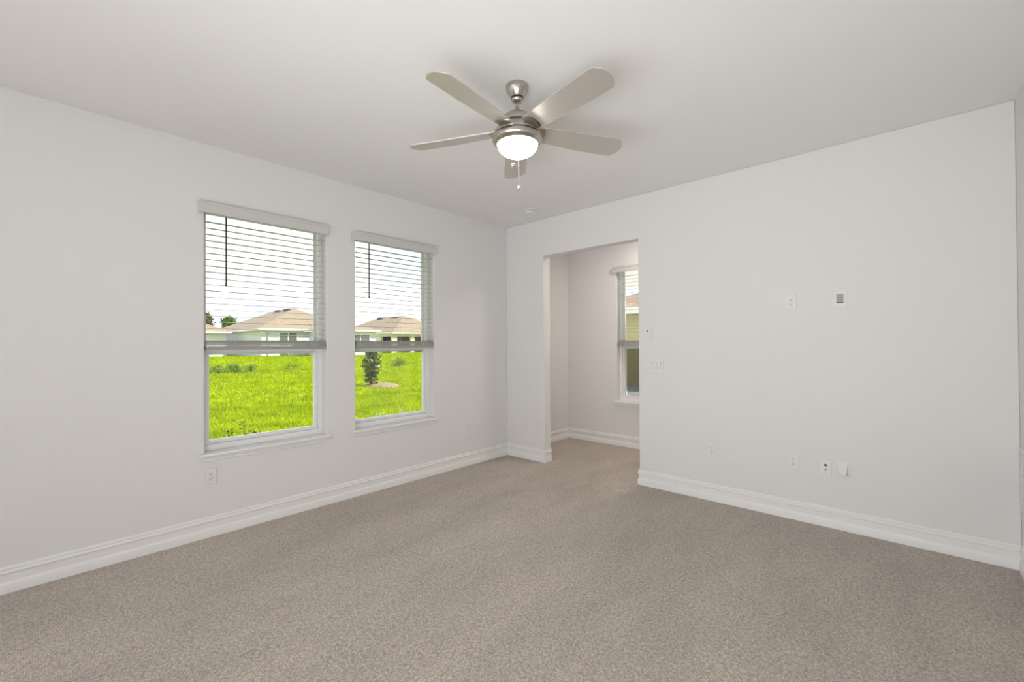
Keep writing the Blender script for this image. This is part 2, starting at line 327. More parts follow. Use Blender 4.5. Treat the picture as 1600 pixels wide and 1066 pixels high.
# ------------------------------------------------------------------ windows (built facing +x in local space, origin at wall face, low corner of the opening)
def window(name, width, T, screen=False):
    """local: x = into the room, y = along wall 0..width, z absolute"""
    root = empty(name); root.matrix_world = T; tag(root, kind='structure')
    w_, z0, z1 = width, ZS, ZH
    zm = 1.325                                              # meeting rail
    g = bmesh.new()                                         # outer vinyl frame
    def ring(bm, xa, xb, y0, y1, za, zb, t, tb=None):
        tb = tb or t
        box(bm, xa, xb, y0, y0 + t, za, zb); box(bm, xa, xb, y1 - t, y1, za, zb)
        box(bm, xa, xb, y0 + t, y1 - t, za, za + tb); box(bm, xa, xb, y0 + t, y1 - t, zb - min(t, 0.02), zb)
    ring(g, -0.185, -0.090, 0.0, w_, z0, z1, 0.030, 0.045)
    obj('window_frame', g, VINYL, root, bevel=0.003)
    s = bmesh.new(); ring(s, -0.155, -0.112, 0.031, w_ - 0.031, z0 + 0.046, zm + 0.02, 0.024, 0.026); lo = obj('lower_sash', s, VINYL, root, bevel=0.003)
    s = bmesh.new(); ring(s, -0.183, -0.157, 0.031, w_ - 0.031, zm - 0.018, z1 - 0.0205, 0.010, 0.03); up = obj('upper_sash', s, VINYL, root, bevel=0.002)
    obj('glass_pane', bx(-0.134, -0.130, 0.050, w_ - 0.050, z0 + 0.066, zm + 0.0), GLASS, lo)
    obj('glass_pane', bx(-0.170, -0.166, 0.040, w_ - 0.040, zm + 0.008, z1 - 0.028), GLASS, up)
    s = bmesh.new(); box(s, -0.112, -0.100, w_ / 2 - 0.03, w_ / 2 + 0.03, zm + 0.0, zm + 0.018); obj('sash_lock', s, VINYL, root, bevel=0.002)
    # stool and apron
    s = bmesh.new(); box(s, -0.089, 0.0, 0.001, w_ - 0.001, z0 - 0.018, z0 + 0.0012); box(s, 0.0, 0.036, -0.040, w_ + 0.030, z0 - 0.018, z0 + 0.0012)
    obj('window_sill', s, TRIM, root, bevel=0.005)
    s = bmesh.new(); pr = [(0, 0), (0.008, 0), (0.010, 0.004), (0.010, 0.016), (0.016, 0.020), (0.018, 0.030), (0.018, 0.038), (0, 0.038)]
    e0 = [s.verts.new((a, -0.022, z0 - 0.056 + b)) for a, b in pr]; e1 = [s.verts.new((a, w_ + 0.016, z0 - 0.056 + b)) for a, b in pr]
    for k in range(len(pr)): s.faces.new((e0[k], e0[(k + 1) % len(pr)], e1[(k + 1) % len(pr)], e1[k]))
    s.faces.new(e0); s.faces.new(e1[::-1]); obj('apron', s, TRIM, root)
    if screen:
        sc_ = obj('insect_screen', bx(-0.182, -0.180, 0.05, w_ - 0.05, z0 + 0.05, zm), SCREEN, root)
    return root
T1 = Matrix.Translation((-A, W1[0], 0)); T2 = Matrix.Translation((-A, W2[0], 0))
T3 = Matrix.Translation((W3[0], YA, 0)) @ Matrix.Rotation(R(-90), 4, 'Z')   # local +x faces -y (into the alcove), local +y runs +x
window('window_1', W1[1] - W1[0], T1); window('window_2', W2[1] - W2[0], T2)
window('window_3', W3[1] - W3[0], T3, screen=True)

def blind(T, width, label, wand=True):
    root = empty('window_blind'); root.matrix_world = T; tag(root, label, 'blind', None)
    pitch, n, ztop = 0.0457, 19, 2.279
    # valance with returns, in front of the wall
    s = bmesh.new(); y0, y1 = -0.040, width + 0.006
    pr = [(0.028, 2.328), (0.036, 2.328), (0.040, 2.334), (0.040, 2.386), (0.046, 2.392), (0.046, 2.408), (0.028, 2.408)]
    e0 = [s.verts.new((a, y0, b)) for a, b in pr]; e1 = [s.verts.new((a, y1, b)) for a, b in pr]
    for k in range(len(pr)): s.faces.new((e0[k], e0[(k + 1) % len(pr)], e1[(k + 1) % len(pr)], e1[k]))
    s.faces.new(e0); s.faces.new(e1[::-1])
    box(s, 0.001, 0.028, y0, y0 + 0.008, 2.328, 2.406); box(s, 0.001, 0.028, y1 - 0.008, y1, 2.328, 2.406)
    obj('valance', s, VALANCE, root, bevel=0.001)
    obj('headrail', bx(-0.062, -0.006, 0.006, width - 0.006, 2.348, 2.394), BLIND_SHADED, root, bevel=0.002)
    s = bmesh.new(); rnd = random.Random(width)
    def slat(z, dz=0.0):
        # gently crowned 50 mm slat
        rows = []
        tilt = R(-2.2 + rnd.uniform(-1.0, 1.0))
        for a, h in ((-0.025, 0.0), (-0.0125, 0.0010), (0, 0.0014), (0.0125, 0.0010), (0.025, 0.0)):
            rows.append([(-0.033 + a * math.cos(tilt), yy, z + h + a * math.sin(tilt) + (rnd.uniform(-0.0006, 0.0006))) for yy in (0.018, width - 0.008)])
        top = [[s.verts.new((x, y, zz + 0.0016)) for x, y, zz in q] for q in rows]; bot = [[s.verts.new((x, y, zz - 0.0016)) for x, y, zz in q] for q in rows]
        for k in range(4):
            s.faces.new((top[k][0], top[k + 1][0], top[k + 1][1], top[k][1])); s.faces.new((bot[k][0], bot[k][1], bot[k + 1][1], bot[k + 1][0]))
            for e in (0, 1): s.faces.new((top[k][e], top[k + 1][e], bot[k + 1][e], bot[k][e]))
        for k in (0, 4): s.faces.new((top[k][0], top[k][1], bot[k][1], bot[k][0]))
    for i in range(n): slat(ztop - i * pitch)
    obj('slats', s, BLIND, root)
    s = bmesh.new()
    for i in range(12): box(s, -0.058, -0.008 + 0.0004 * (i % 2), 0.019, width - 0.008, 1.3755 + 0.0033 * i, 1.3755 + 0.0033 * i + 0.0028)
    obj('stacked_slats', s, BLIND_SHADED, root)
    obj('bottom_rail', bx(-0.060, -0.004, 0.012, width - 0.003, 1.346, 1.3735), BLIND_SHADED, root, bevel=0.004)
    for fy in (0.21, 0.53, 0.85):
        y = 0.018 + fy * (width - 0.026) if fy < 0.8 else width - 0.13
        s = bmesh.new()
        for x in (-0.0065, -0.0595): tube(s, [(x, y, 1.37), (x, y, 2.35)], 0.0007, 5)
        tube(s, [(-0.033, y + 0.012, 1.37), (-0.033, y + 0.012, 2.35)], 0.0006, 5)
        # loose loops of ladder cord gathered at the stack
        tube(s, [(-0.0045, y - 0.012, 1.42), (-0.003, y + 0.0, 1.405), (-0.003, y + 0.018, 1.412), (-0.0045, y + 0.004, 1.435)], 0.0007, 5)
        obj('ladder_cord', s, CORD, root)
    if wand:
        s = bmesh.new(); tube(s, [(0.006, 0.135, 2.325), (0.006, 0.135, 1.83)], 0.0060, 10); tube(s, [(0.006, 0.135, 1.835), (0.006, 0.135, 1.815)], 0.0072, 10)
        obj('tilt_wand', s, WAND, root)
    return root
blind(T1, W1[1] - W1[0], 'half-raised white slatted blind with dark wand on the larger, nearer window')
blind(T2 , W2[1] - W2[0], 'half-raised white slatted blind with dark wand on the window nearest the room corner')
blind(T3, W3[1] - W3[0], 'white slatted blind without visible wand on the window inside the alcove', wand=False)

# ------------------------------------------------------------------ ceiling fan
FX, FY = -1.635, 1.840
fan = empty('ceiling_fan', (FX, FY, H))
tag(fan, 'brushed nickel five-blade ceiling fan with a lit white glass bowl', 'ceiling fan')
def fl(name, prof, m, par=fan, angle=30):
    bm = bmesh.new(); lathe(bm, [(a, z - H) for a, z in prof], 64); return obj(name, bm, m, par, smooth=True, angle=angle)
fl('canopy', [(0.0, H), (0.064, H), (0.0645, H - 0.008), (0.060, H - 0.028), (0.050, H - 0.046), (0.038, H - 0.061), (0.034, H - 0.066), (0.0, H - 0.066)], NICKEL)
fl('canopy_collar', [(0.0, H - 0.064), (0.0355, H - 0.065), (0.0355, H - 0.070), (0.0, H - 0.071)], NICKELD)
fl('hanger_ball', [(0.0, H - 0.069), (0.032, H - 0.0705), (0.034, H - 0.075), (0.033, H - 0.082), (0.026, H - 0.091), (0.016, H - 0.096), (0.0, H - 0.097)], NICKEL)
fl('downrod', [(0.0, H - 0.09), (0.0080, H - 0.09), (0.0080, 2.665), (0, 2.665)], NICKEL)
fl('coupling', [(0.0, 2.715), (0.0100, 2.715), (0.0120, 2.708), (0.0150, 2.695), (0.0215, 2.677), (0.0240, 2.668), (0, 2.668)], NICKEL)
hz = fl('motor_housing', [(0.0, 2.672), (0.024, 2.672), (0.050, 2.668), (0.072, 2.659), (0.088, 2.646), (0.096, 2.632), (0.0985, 2.616), (0.0985, 2.609), (0.0965, 2.608), (0.0965, 2.603),
                     (0.100, 2.602), (0.108, 2.594), (0.122, 2.580), (0.131, 2.565), (0.134, 2.552), (0.1335, 2.547), (0.128, 2.546), (0, 2.546)], NICKEL)
fl('housing_seam', [(0.0968, 2.6085), (0.0988, 2.6085), (0.0988, 2.6030), (0.0968, 2.6030)], DARK, hz)
fl('housing_seam', [(0.110, 2.5465), (0.1315, 2.5465), (0.1315, 2.5405), (0.110, 2.5405)], DARK, hz)
fl('light_fitter', [(0.0, 2.541), (0.132, 2.541), (0.1385, 2.538), (0.1420, 2.529), (0.1405, 2.518), (0.133, 2.507), (0.121, 2.499), (0.1155, 2.496), (0.1135, 2.499), (0, 2.502)], NICKEL)
fl('glass_bowl', [(0.0, 2.501), (0.114, 2.501)] + [(0.1138 * math.cos(t), 2.498 - 0.070 * math.sin(t)) for t in [k * math.pi / 32 for k in range(0, 16)]] + [(0, 2.428)], SHADE, angle=60)
for ang in (-82.56, -10.56, 61.44, 133.44, -154.56):
    a = R(ang); ca, sa = math.cos(a), math.sin(a)
    pitch_ = R(-13)
    def P(rr, t, h):                     # along blade, across, up (local), pitched about the blade's axis
        y = t * math.cos(pitch_) - h * math.sin(pitch_); z = t * math.sin(pitch_) + h * math.cos(pitch_)
        return Vector((rr * ca - y * sa, rr * sa + y * ca, 2.562 - H + 0.020 + z - 0.006 - 0.006 * max(0, min(1, (rr - 0.12) / 0.3))))
    # outline of a blade: narrow rounded root, widest past the middle, skewed rounded tip
    lead, trail = [], []
    N = 22
    for k in range(N + 1):
        q = k / N; rr = 0.125 + q * 0.505
        hw = 0.058 + 0.018 * math.sin(min(1, q * 1.15) * math.pi / 2)
        lead.append((rr, hw)); trail.append((rr, -hw))
    tip = []
    for k in range(1, 12):
        q = k / 12; c_ = math.cos(math.pi * q); tip.append((0.630 + 0.040 * (1 - abs(c_) ** 2.2), 0.076 * c_))
    ol = trail + [(x, -y) for x, y in tip] + lead[::-1]
    bm = bmesh.new()
    top = [bm.verts.new(P(x, y, 0.003)) for x, y in ol]; bot = [bm.verts.new(P(x, y, -0.003)) for x, y in ol]
    bm.faces.new(top); bm.faces.new(bot[::-1])
    for k in range(len(ol)): bm.faces.new((top[k], top[(k + 1) % len(ol)], bot[(k + 1) % len(ol)], bot[k]))
    bl = obj('fan_blade', bm, BLADE, fan)
    # blade iron, a curved metal shoe between housing and blade
    bm = bmesh.new(); sec = [(0.085, 0.054), (0.115, 0.056), (0.135, 0.057), (0.152, 0.050), (0.163, 0.032), (0.167, 0.0)]
    ol = [(x, -y) for x, y in sec] + [(x, y) for x, y in sec[:-1][::-1]]
    top = [bm.verts.new(P(x, y, 0.006)) for x, y in ol]; bot = [bm.verts.new(P(x, y * 0.97, -0.0050)) for x, y in ol]
    bm.faces.new(top); bm.faces.new(bot[::-1])
    for k in range(len(ol)): bm.faces.new((top[k], top[(k + 1) % len(ol)], bot[(k + 1) % len(ol)], bot[k]))
    obj('blade_iron', bm, NICKEL, fan, bevel=0.002)
nd = Vector((0.664, -0.748)); nr = Vector((0.748, 0.664))
for (off, side, z0, z1) in ((0.139, -0.024, 2.560, 2.333), (-0.135, 0.006, 2.560, 2.312)):
    c = nd * off + nr * side
    bm = bmesh.new(); tube(bm, [(c.x, c.y, z0 - H), (c.x, c.y, z1 - H)], 0.0011, 6)
    k = z1
    ch = obj('pull_chain', bm, BALL, fan)
    bm = bmesh.new(); bmesh.ops.create_uvsphere(bm, u_segments=20, v_segments=12, radius=0.0130, matrix=Matrix.Translation((c.x, c.y, z1 - 0.009 - H)))
    tube(bm, [(c.x, c.y, z1 + 0.008 - H), (c.x, c.y, z1 - H)], 0.0028, 8)
    obj('pull_ball', bm, BALL, ch, smooth=True)

# ------------------------------------------------------------------ smoke detector
sd = empty('smoke_detector', (-3.055, 3.640, H)); tag(sd, 'small round white smoke detector on the ceiling near the room corner', 'smoke detector')
bm = bmesh.new(); lathe(bm, [(0, 0), (0.066, 0), (0.067, -0.004), (0.066, -0.010), (0.060, -0.011), (0, -0.011)], 40); obj('mounting_base', bm, PLATE, sd, smooth=True)
bm = bmesh.new(); lathe(bm, [(0, -0.010), (0.056, -0.011), (0.054, -0.024), (0.046, -0.033), (0.020, -0.037), (0, -0.037)], 40); obj('sensor_cover', bm, PLATE, sd, smooth=True)
bm = bmesh.new(); lathe(bm, [(0.0545, -0.014), (0.0562, -0.014), (0.0562, -0.018), (0.0545, -0.018)], 40); obj('vent_slot', bm, GREYM, sd)

# ------------------------------------------------------------------ wall plates. local: x = out of the wall (into the room), y = along, z up
def face_T(where, a, z):
    if where == 'L': return Matrix.Translation((-A, a, z))
    if where == 'F': return Matrix.Translation((a, B, z)) @ Matrix.Rotation(R(-90), 4, 'Z')
def plate(name, T, label, cat, w=0.070, h=0.115, hole=None, group=None):
    root = empty(name); root.matrix_world = T; root.scale = (1.35, 1, 1); tag(root, label, cat, group)
    bm = bmesh.new()
    hw, hh = w / 2, h / 2
    if hole:
        y0, y1, z0, z1 = hole
        for a in ((-hw, y0, -hh, hh), (y1, hw, -hh, hh), (y0, y1, -hh, z0), (y0, y1, z1, hh)): box(bm, 0.0005, 0.006, *a)
    else: box(bm, 0.0005, 0.006, -hw, hw, -hh, hh)
    obj('cover_plate', bm, PLATE, root, bevel=None if hole else 0.002)
    return root
def screw(root, y, z):
    bm = bmesh.new(); bmesh.ops.create_cone(bm, cap_ends=True, segments=14, radius1=0.0032, radius2=0.0028, depth=0.0016, matrix=Matrix.Translation((0.0068, y, z)) @ Matrix.Rotation(R(90), 4, 'Y'))
    obj('screw', bm, SCREW, root)
def outlet(T, label, group=None):
    root = plate('wall_outlet', T, label, 'outlet', group=group)
    for zc in (0.0195, -0.0195):
        bm = bmesh.new(); n = 28; hw = 0.0170; pts = []
        for k in range(n):
            t = 2 * math.pi * k / n; y, z = 0.0175 * math.cos(t), 0.0175 * math.sin(t); pts.append((y, max(-0.0142, min(0.0142, z))))
        a = [bm.verts.new((0.0055, y, zc + z)) for y, z in pts]; b = [bm.verts.new((0.0082, y * 0.97, zc + z * 0.97)) for y, z in pts]
        bm.faces.new(b)
        for k in range(n): bm.faces.new((a[k], a[(k + 1) % n], b[(k + 1) % n], b[k]))
        so = obj('socket', bm, DEVICE, root)
        bm = bmesh.new(); box(bm, 0.0075, 0.0086, -0.0072, -0.0052, zc - 0.001, zc + 0.0075); box(bm, 0.0075, 0.0086, 0.0052, 0.0072, zc + 0.0005, zc + 0.0075)
        bmesh.ops.create_cone(bm, cap_ends=True, segments=12, radius1=0.0028, radius2=0.0028, depth=0.0012, matrix=Matrix.Translation((0.0080, 0, zc - 0.0070)) @ Matrix.Rotation(R(90), 4, 'Y'))
        obj('slot', bm, DARK, so)
    screw(root, 0, 0)
    return root
outlet(face_T('L', 0.862, 0.436), 'white duplex outlet low on the window wall below the larger window')
outlet(face_T('L', 3.356, 0.434), 'white duplex outlet low on the window wall right of the second window')
outlet(face_T('F', -0.700, 1.690), 'white duplex outlet at eye height on the wall, left of the recessed plate')
outlet(face_T('F', -1.303, 0.446), 'white duplex outlet low on the wall, nearest the alcove opening')
outlet(face_T('F', -0.697, 0.448), 'white duplex outlet low on the wall, just left of the cable jack plate')
# recessed cable plate
rp = plate('recessed_cable_plate', face_T('F', -0.392, 1.691), 'white wall plate with a square recessed opening beside the eye-height outlet', 'wall plate', w=0.076, h=0.118, hole=(-0.021, 0.019, -0.030, 0.034))
bm = bmesh.new(); y0, y1, z0, z1 = -0.021, 0.019, -0.030, 0.034
# shallow box set between the plate's rims: rear, sides, floor
PR = 0.004
for q in (((0.0058, y0, z0), (0.0058, y1, z0), (0.0058 + PR, y1, z0), (0.0058 + PR, y0, z0)),): pass
box(bm, 0.006, 0.006 + PR, y0 - 0.003, y0, z0 - 0.003, z1 + 0.003); box(bm, 0.006, 0.006 + PR, y1, y1 + 0.003, z0 - 0.003, z1 + 0.003)
box(bm, 0.006, 0.006 + PR, y0, y1, z0 - 0.003, z0); box(bm, 0.006, 0.006 + PR, y0, y1, z1, z1 + 0.003)
obj('recess_rim', bm, DEVICE, rp, bevel=0.001)
bm = bmesh.new(); v = [bm.verts.new(p) for p in ((0.0010, y0, z0 + 0.004), (0.0010, y1, z0 + 0.004), (0.013, y1, z1), (0.013, y0, z1), (0.0006, y0, z0), (0.0006, y1, z0), (0.0006, y1, z1), (0.0006, y0, z1))]
for q in ((0, 1, 2, 3), (4, 7, 6, 5), (0, 4, 5, 1), (1, 5, 6, 2), (2, 6, 7, 3), (3, 7, 4, 0)): bm.faces.new([v[i] for i in q])
rb = obj('recess_back', bm, mat('recess_shade', (0.43, 0.42, 0.37), 0.5), rp)  # shade inside the recess is put into this grey
obj('cable_slot', bx(0.0050, 0.0062, y0 + 0.001, y1 - 0.001, z0 + 0.0005, z0 + 0.0065), DARK, rp)
# control with a sensor dot
cp = plate('wall_control', face_T('F', -1.863, 1.475), 'small white wall control with a black dot, above the triple switch', 'control', w=0.070, h=0.118)
obj('control_face', bx(0.006, 0.0105, -0.024, 0.026, -0.045, 0.045), DEVICE, cp, bevel=0.0015)
bm = bmesh.new(); bmesh.ops.create_cone(bm, cap_ends=True, segments=16, radius1=0.0065, radius2=0.006, depth=0.003, matrix=Matrix.Translation((0.0115, -0.016, 0.020)) @ Matrix.Rotation(R(90), 4, 'Y')); obj('sensor_dot', bm, DARK, cp, bevel=None)
obj('indicator', bx(0.0100, 0.0110, 0.004, 0.012, 0.018, 0.021), SCREW, cp)
# triple rocker switch
sw = plate('triple_switch', face_T('F', -1.813, 1.168), 'white triple rocker switch plate beside the alcove opening', 'light switch', w=0.165, h=0.115)
for i, yc in enumerate((-0.046, 0.0, 0.046)):
    fr = obj('switch_frame', bx(0.0056, 0.0072, yc - 0.0172, yc + 0.0172, -0.0340, 0.0340), mat('switch_gap', (0.50, 0.50, 0.48), 0.5), sw)
    bm = bmesh.new(); s = 1 if i != 1 else -1
    pr = [(0.0065, -0.0325), (0.0098 - 0.0022 * s, -0.0325), (0.0088, 0.0), (0.0098 + 0.0022 * s, 0.0325), (0.0065, 0.0325)]
    e0 = [bm.verts.new((a, yc - 0.0155, b)) for a, b in pr]; e1 = [bm.verts.new((a, yc + 0.0155, b)) for a, b in pr]
    for k in range(5): bm.faces.new((e0[k], e0[(k + 1) % 5], e1[(k + 1) % 5], e1[k]))
    bm.faces.new(e0); bm.faces.new(e1[::-1]); obj('rocker', bm, PLATE, sw, bevel=0.0006)
# jack plate
jp = plate('cable_jack_plate', face_T('F', -0.492, 0.441), 'white low wall plate with a black jack over a grey connector', 'wall plate', w=0.070, h=0.114)
obj('data_jack', bx(0.0058, 0.0075, -0.0080, 0.0080, 0.0100, 0.0250), DARK, jp)
bm = bmesh.new()
for (r0, x1) in ((0.0062, 0.009), (0.0045, 0.015)):
    bmesh.ops.create_cone(bm, cap_ends=True, segments=6 if r0 > 0.005 else 14, radius1=r0, radius2=r0, depth=x1 - 0.005, matrix=Matrix.Translation(((x1 + 0.005) / 2, 0, -0.0150)) @ Matrix.Rotation(R(90), 4, 'Y'))
obj('coax_connector', bm, GREYM, jp); screw(jp, 0, 0.046); screw(jp, 0, -0.046)
# cable pass-through with hood
hp = plate('cable_hood_plate', face_T('F', -0.389, 0.445), 'white low wall plate with a protruding slanted cable hood, rightmost of the low row', 'wall plate', w=0.080, h=0.122)
bm = bmesh.new()
sc = [(-0.030, 0.006, 0.040), (0.030, 0.006, 0.040), (0.022, 0.032, -0.034), (-0.022, 0.032, -0.034), (-0.030, 0.006, -0.036), (0.030, 0.006, -0.036)]
v = [bm.verts.new((x, y, z)) for y, x, z in sc]
for q in ((0, 1, 2, 3), (1, 5, 2), (0, 3, 4), (3, 2, 5, 4), (0, 4, 5, 1)): bm.faces.new([v[i] for i in q])
obj('cable_hood', bm, DEVICE, hp, bevel=0.0015)
obj('hood_gap', bx(0.0055, 0.0068, -0.031, 0.031, -0.0420, -0.0370), mat('switch_gap', (0.5, 0.5, 0.48), 0.5), hp)
# air grille on the right wall
vg = empty('air_return_grille', (XR, 3.625, 0.368)); tag(vg, 'white louvred air return grille low on the right wall', 'vent')
bm = bmesh.new(); hw, hh = 0.30, 0.376
box(bm, -0.010, -0.0005, -hw, -hw + 0.022, 0, hh); box(bm, -0.010, -0.0005, hw - 0.022, hw, 0, hh); box(bm, -0.010, -0.0005, -hw + 0.022, hw - 0.022, 0, 0.018); box(bm, -0.010, -0.0005, -hw + 0.022, hw - 0.022, hh - 0.018, hh)
obj('grille_frame', bm, PLATE, vg, bevel=0.001)
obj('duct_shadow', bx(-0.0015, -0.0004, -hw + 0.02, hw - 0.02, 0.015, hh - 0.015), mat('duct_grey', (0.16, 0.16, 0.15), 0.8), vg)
bm = bmesh.new()
for k in range(25):
    z = 0.021 + k * 0.0137
    v = [bm.verts.new(p) for p in ((-0.0095, -hw + 0.021, z), (-0.0095, hw - 0.021, z), (-0.002, hw - 0.021, z + 0.008), (-0.002, -hw + 0.021, z + 0.008), (-0.0088, -hw + 0.021, z - 0.001), (-0.0088, hw - 0.021, z - 0.001), (-0.0016, hw - 0.021, z + 0.007), (-0.0016, -hw + 0.021, z + 0.007))]
    for q in ((0, 1, 2, 3), (4, 7, 6, 5), (0, 4, 5, 1), (1, 5, 6, 2), (2, 6, 7, 3), (3, 7, 4, 0)): bm.faces.new([v[i] for i in q])
obj('louvres', bm, PLATE, vg)

# added warm ceiling lamp, unseen, put in to brighten the alcove
al = empty('alcove_fill_fixture', (-2.05, 4.75, H)); tag(al, 'added small round ceiling light brightening the alcove, out of view', 'ceiling light')
bm = bmesh.new(); lathe(bm, [(0, 0), (0.22, 0), (0.225, -0.006), (0.218, -0.014), (0, -0.014)], 40); obj('light_trim', bm, PLATE, al, smooth=True)
bm = bmesh.new(); lathe(bm, [(0, -0.013), (0.202, -0.0135), (0.195, -0.022), (0, -0.027)], 40); obj('diffuser', bm, mat('lamp_warm', (0.9, 0.85, 0.8), 0.4, emit=((1.0, 0.86, 0.72), 3.0)), al, smooth=True)

light('alcove_fill', 'AREA', (-2.05, 4.75, H - 0.035), (0, 0, 0), 15, (1.0, 0.88, 0.78), shape='DISK', size=0.40)

# two specks of lint on the carpet by the right-hand wall
for (x, y, lab) in ((-0.193, 3.528, 'tiny white lint speck on the carpet near the long wall, the left of two'), (-0.162, 3.588, 'tiny white lint speck on the carpet near the long wall, the right of two')):
    bm = bmesh.new(); bmesh.ops.create_icosphere(bm, subdivisions=2, radius=0.0055)
    for v_ in bm.verts: v_.co = Vector((v_.co.x * 1.3, v_.co.y * 0.8, v_.co.z * 0.55)) * (1 + 0.35 * noise.noise(v_.co * 400 + Vector((x, y, 0)) * 9))
    tag(obj('lint_speck', bm, FLOWER, loc=(x, y, 0.003)), lab, 'lint')

# ------------------------------------------------------------------ own house outside: roof slab with eave, patio roof, exterior skin
tag(obj('trim_roof', bx(-A - 0.70, XR + 0.8, YB - 0.6, YA + 0.70, H + 0.13, H + 0.32), SOFFIT), kind='structure')
tag(obj('trim_patio_ceiling', bx(-4.18, 1.2, YA + 0.71, 9.4, 2.50, 2.66), SOFFIT), kind='structure')

# ------------------------------------------------------------------ lawn
def gz(x, y):
    t = -3.95 - x
    def ss(a, b, v): v = max(0, min(1, (v - a) / (b - a))); return v * v * (3 - 2 * v)
    return -0.16 + 0.07 * ss(0, 16, t) + 0.20 * ss(17.5, 21.5, t + 0.8 * math.sin(y * 0.35)) + 0.12 * ss(22, 44, t) + 0.015 * math.sin(x * 0.9 + y * 0.5) * ss(1, 8, t)
bm = bmesh.new()
xs = [-3.97 - 0.5 * k for k in range(60)]; xs += [xs[-1] - 2.5 * k for k in range(1, 45)]
ys = [-60, -40, -25, -15] + [-10 + k for k in range(0, 50)] + [45, 60, 80, 110]
gv = [[bm.verts.new((x, y, gz(x, y))) for y in ys] for x in xs]
for i in range(len(xs) - 1):
    for j in range(len(ys) - 1): bm.faces.new((gv[i][j], gv[i][j + 1], gv[i + 1][j + 1], gv[i + 1][j]))
tag(obj('lawn', bm, LAWN, smooth=True, angle=180), kind='structure')
bm = bmesh.new(); box(bm, -6.9, 12, YA + 0.22, 45, -0.36, -0.095); box(bm, -12.5, -6.9, 9.7, 45, -0.36, -0.095); tag(obj('gravel_yard', bm, GRAVEL), kind='structure')

tag(obj('patio_bounce_slab', bx(-6.85, 1.2, YA + 0.23, 9.2, -0.20, -0.06), mat('concrete', (0.68, 0.66, 0.62), 0.85, var=(6, (0.74, 0.72, 0.68), 0.4, 0.6))), kind='structure')  # unseen slab, made pale and wide to bounce light onto the porch ceiling
# grass blades on the nearer lawn
rnd = random.Random(4); V, F = [], []
def blade_patch(n, t0, t1):
    for _ in range(n):
        t = t0 + (t1 - t0) * rnd.random(); x = -3.95 - t; s = (t + 3.9) / 3.748
        side = rnd.random() < 0.52
        y = (rnd.uniform(0.72, 1.80) if side else rnd.uniform(1.9, 3.0)) * s
        if ((x + 14.4) / 0.95) ** 2 + ((y - 8.62) / 0.52) ** 2 < 1: continue
        z = gz(x, y) - 0.01; h = rnd.uniform(0.035, 0.085) * (1 + t * 0.03); a = rnd.uniform(0, 6.283); ww = 0.006 + 0.0012 * t; le = rnd.uniform(0.2, 0.9) * h; b = rnd.uniform(0, 6.283)
        i = len(V); V.extend([(x - ww * math.cos(a), y - ww * math.sin(a), z), (x + ww * math.cos(a), y + ww * math.sin(a), z), (x + le * math.cos(b), y + le * math.sin(b), z + h)]); F.append((i, i + 1, i + 2))
blade_patch(34000, 1.5, 9.0); blade_patch(34000, 9.0, 24.0); blade_patch(26000, 24.0, 50.0)
me = bpy.data.meshes.new('grass_blades'); me.from_pydata(V, [], F); me.materials.append(GRASSB)
o = bpy.data.objects.new('grass_blades', me); COL.objects.link(o); tag(o, 'bright green grass blades growing on the lawn outside', 'grass', kind='stuff')

# ------------------------------------------------------------------ plants
def leaf(bm, p, d, L, W_, rnd):
    d = d.normalized(); s = d.cross(Vector((rnd.uniform(-1, 1), rnd.uniform(-1, 1), rnd.uniform(0.2, 1)))).normalized()
    n = d.cross(s)
    a = bm.verts.new(p); b = bm.verts.new(p + d * L * 0.45 + s * W_ / 2 + n * W_ * 0.15); c = bm.verts.new(p + d * L); e = bm.verts.new(p + d * L * 0.45 - s * W_ / 2 + n * W_ * 0.15)
    bm.faces.new((a, b, c)); bm.faces.new((a, c, e))
def rdir(rnd, up=0.0):
    while True:
        v = Vector((rnd.uniform(-1, 1), rnd.uniform(-1, 1), rnd.uniform(-1, 1)))
        if 0.1 < v.length < 1: v = v.normalized(); v.z += up; return v.normalized()
def leafy(name, loc, h, rad, nleaf, L, W_, m, label, cat, seed, trunk=0.02, base=0.12, lobes=1, group=None, shape='oval'):
    rnd = random.Random(seed); root = empty(name, loc); tag(root, label, cat, group)
    bm = bmesh.new(); tube(bm, [(0, 0, -0.1), (rnd.uniform(-.02, .02), 0, h * 0.4), (0, rnd.uniform(-.02, .02), h * 0.85)], [trunk, trunk * 0.7, trunk * 0.3], 7)
    for k in range(7):
        z0 = h * rnd.uniform(0.2, 0.7); a = rnd.uniform(0, 6.28); tube(bm, [(0, 0, z0), (rad * .4 * math.cos(a), rad * .4 * math.sin(a), z0 + h * .08), (rad * .75 * math.cos(a), rad * .75 * math.sin(a), z0 + h * .2)], [trunk * .45, trunk * .3, trunk * .12], 5)
    obj('stem', bm, BARK, root)
    bm = bmesh.new(); cl = [(Vector((rnd.uniform(-.35, .35) * rad, rnd.uniform(-.35, .35) * rad, h * (base + (1 - base) * rnd.uniform(.3, .75)))), rad * rnd.uniform(.5, .75)) for _ in range(lobes)]
    for _ in range(nleaf):
        d = rdir(rnd)
        if lobes > 1: c, rr = rnd.choice(cl); p = c + Vector((d.x, d.y, d.z * .9)) * rr * rnd.uniform(.55, 1)
        else:
            q = rnd.random(); z = h * (base + (1 - base) * q); wr = rad * (math.sin(math.pi * (0.14 + 0.80 * q)) ** 0.45) * (1 - 0.22 * q) * (0.85 + 0.2 * math.sin(9 * q + seed)) * rnd.uniform(0.25, 1.08); a = rnd.uniform(0, 6.283)
            p = Vector((wr * math.cos(a), wr * math.sin(a), z))
        leaf(bm, p, rdir(rnd, 0.5), L * rnd.uniform(.6, 1.2), W_, rnd)
    obj('foliage', bm, m, root)
    return root
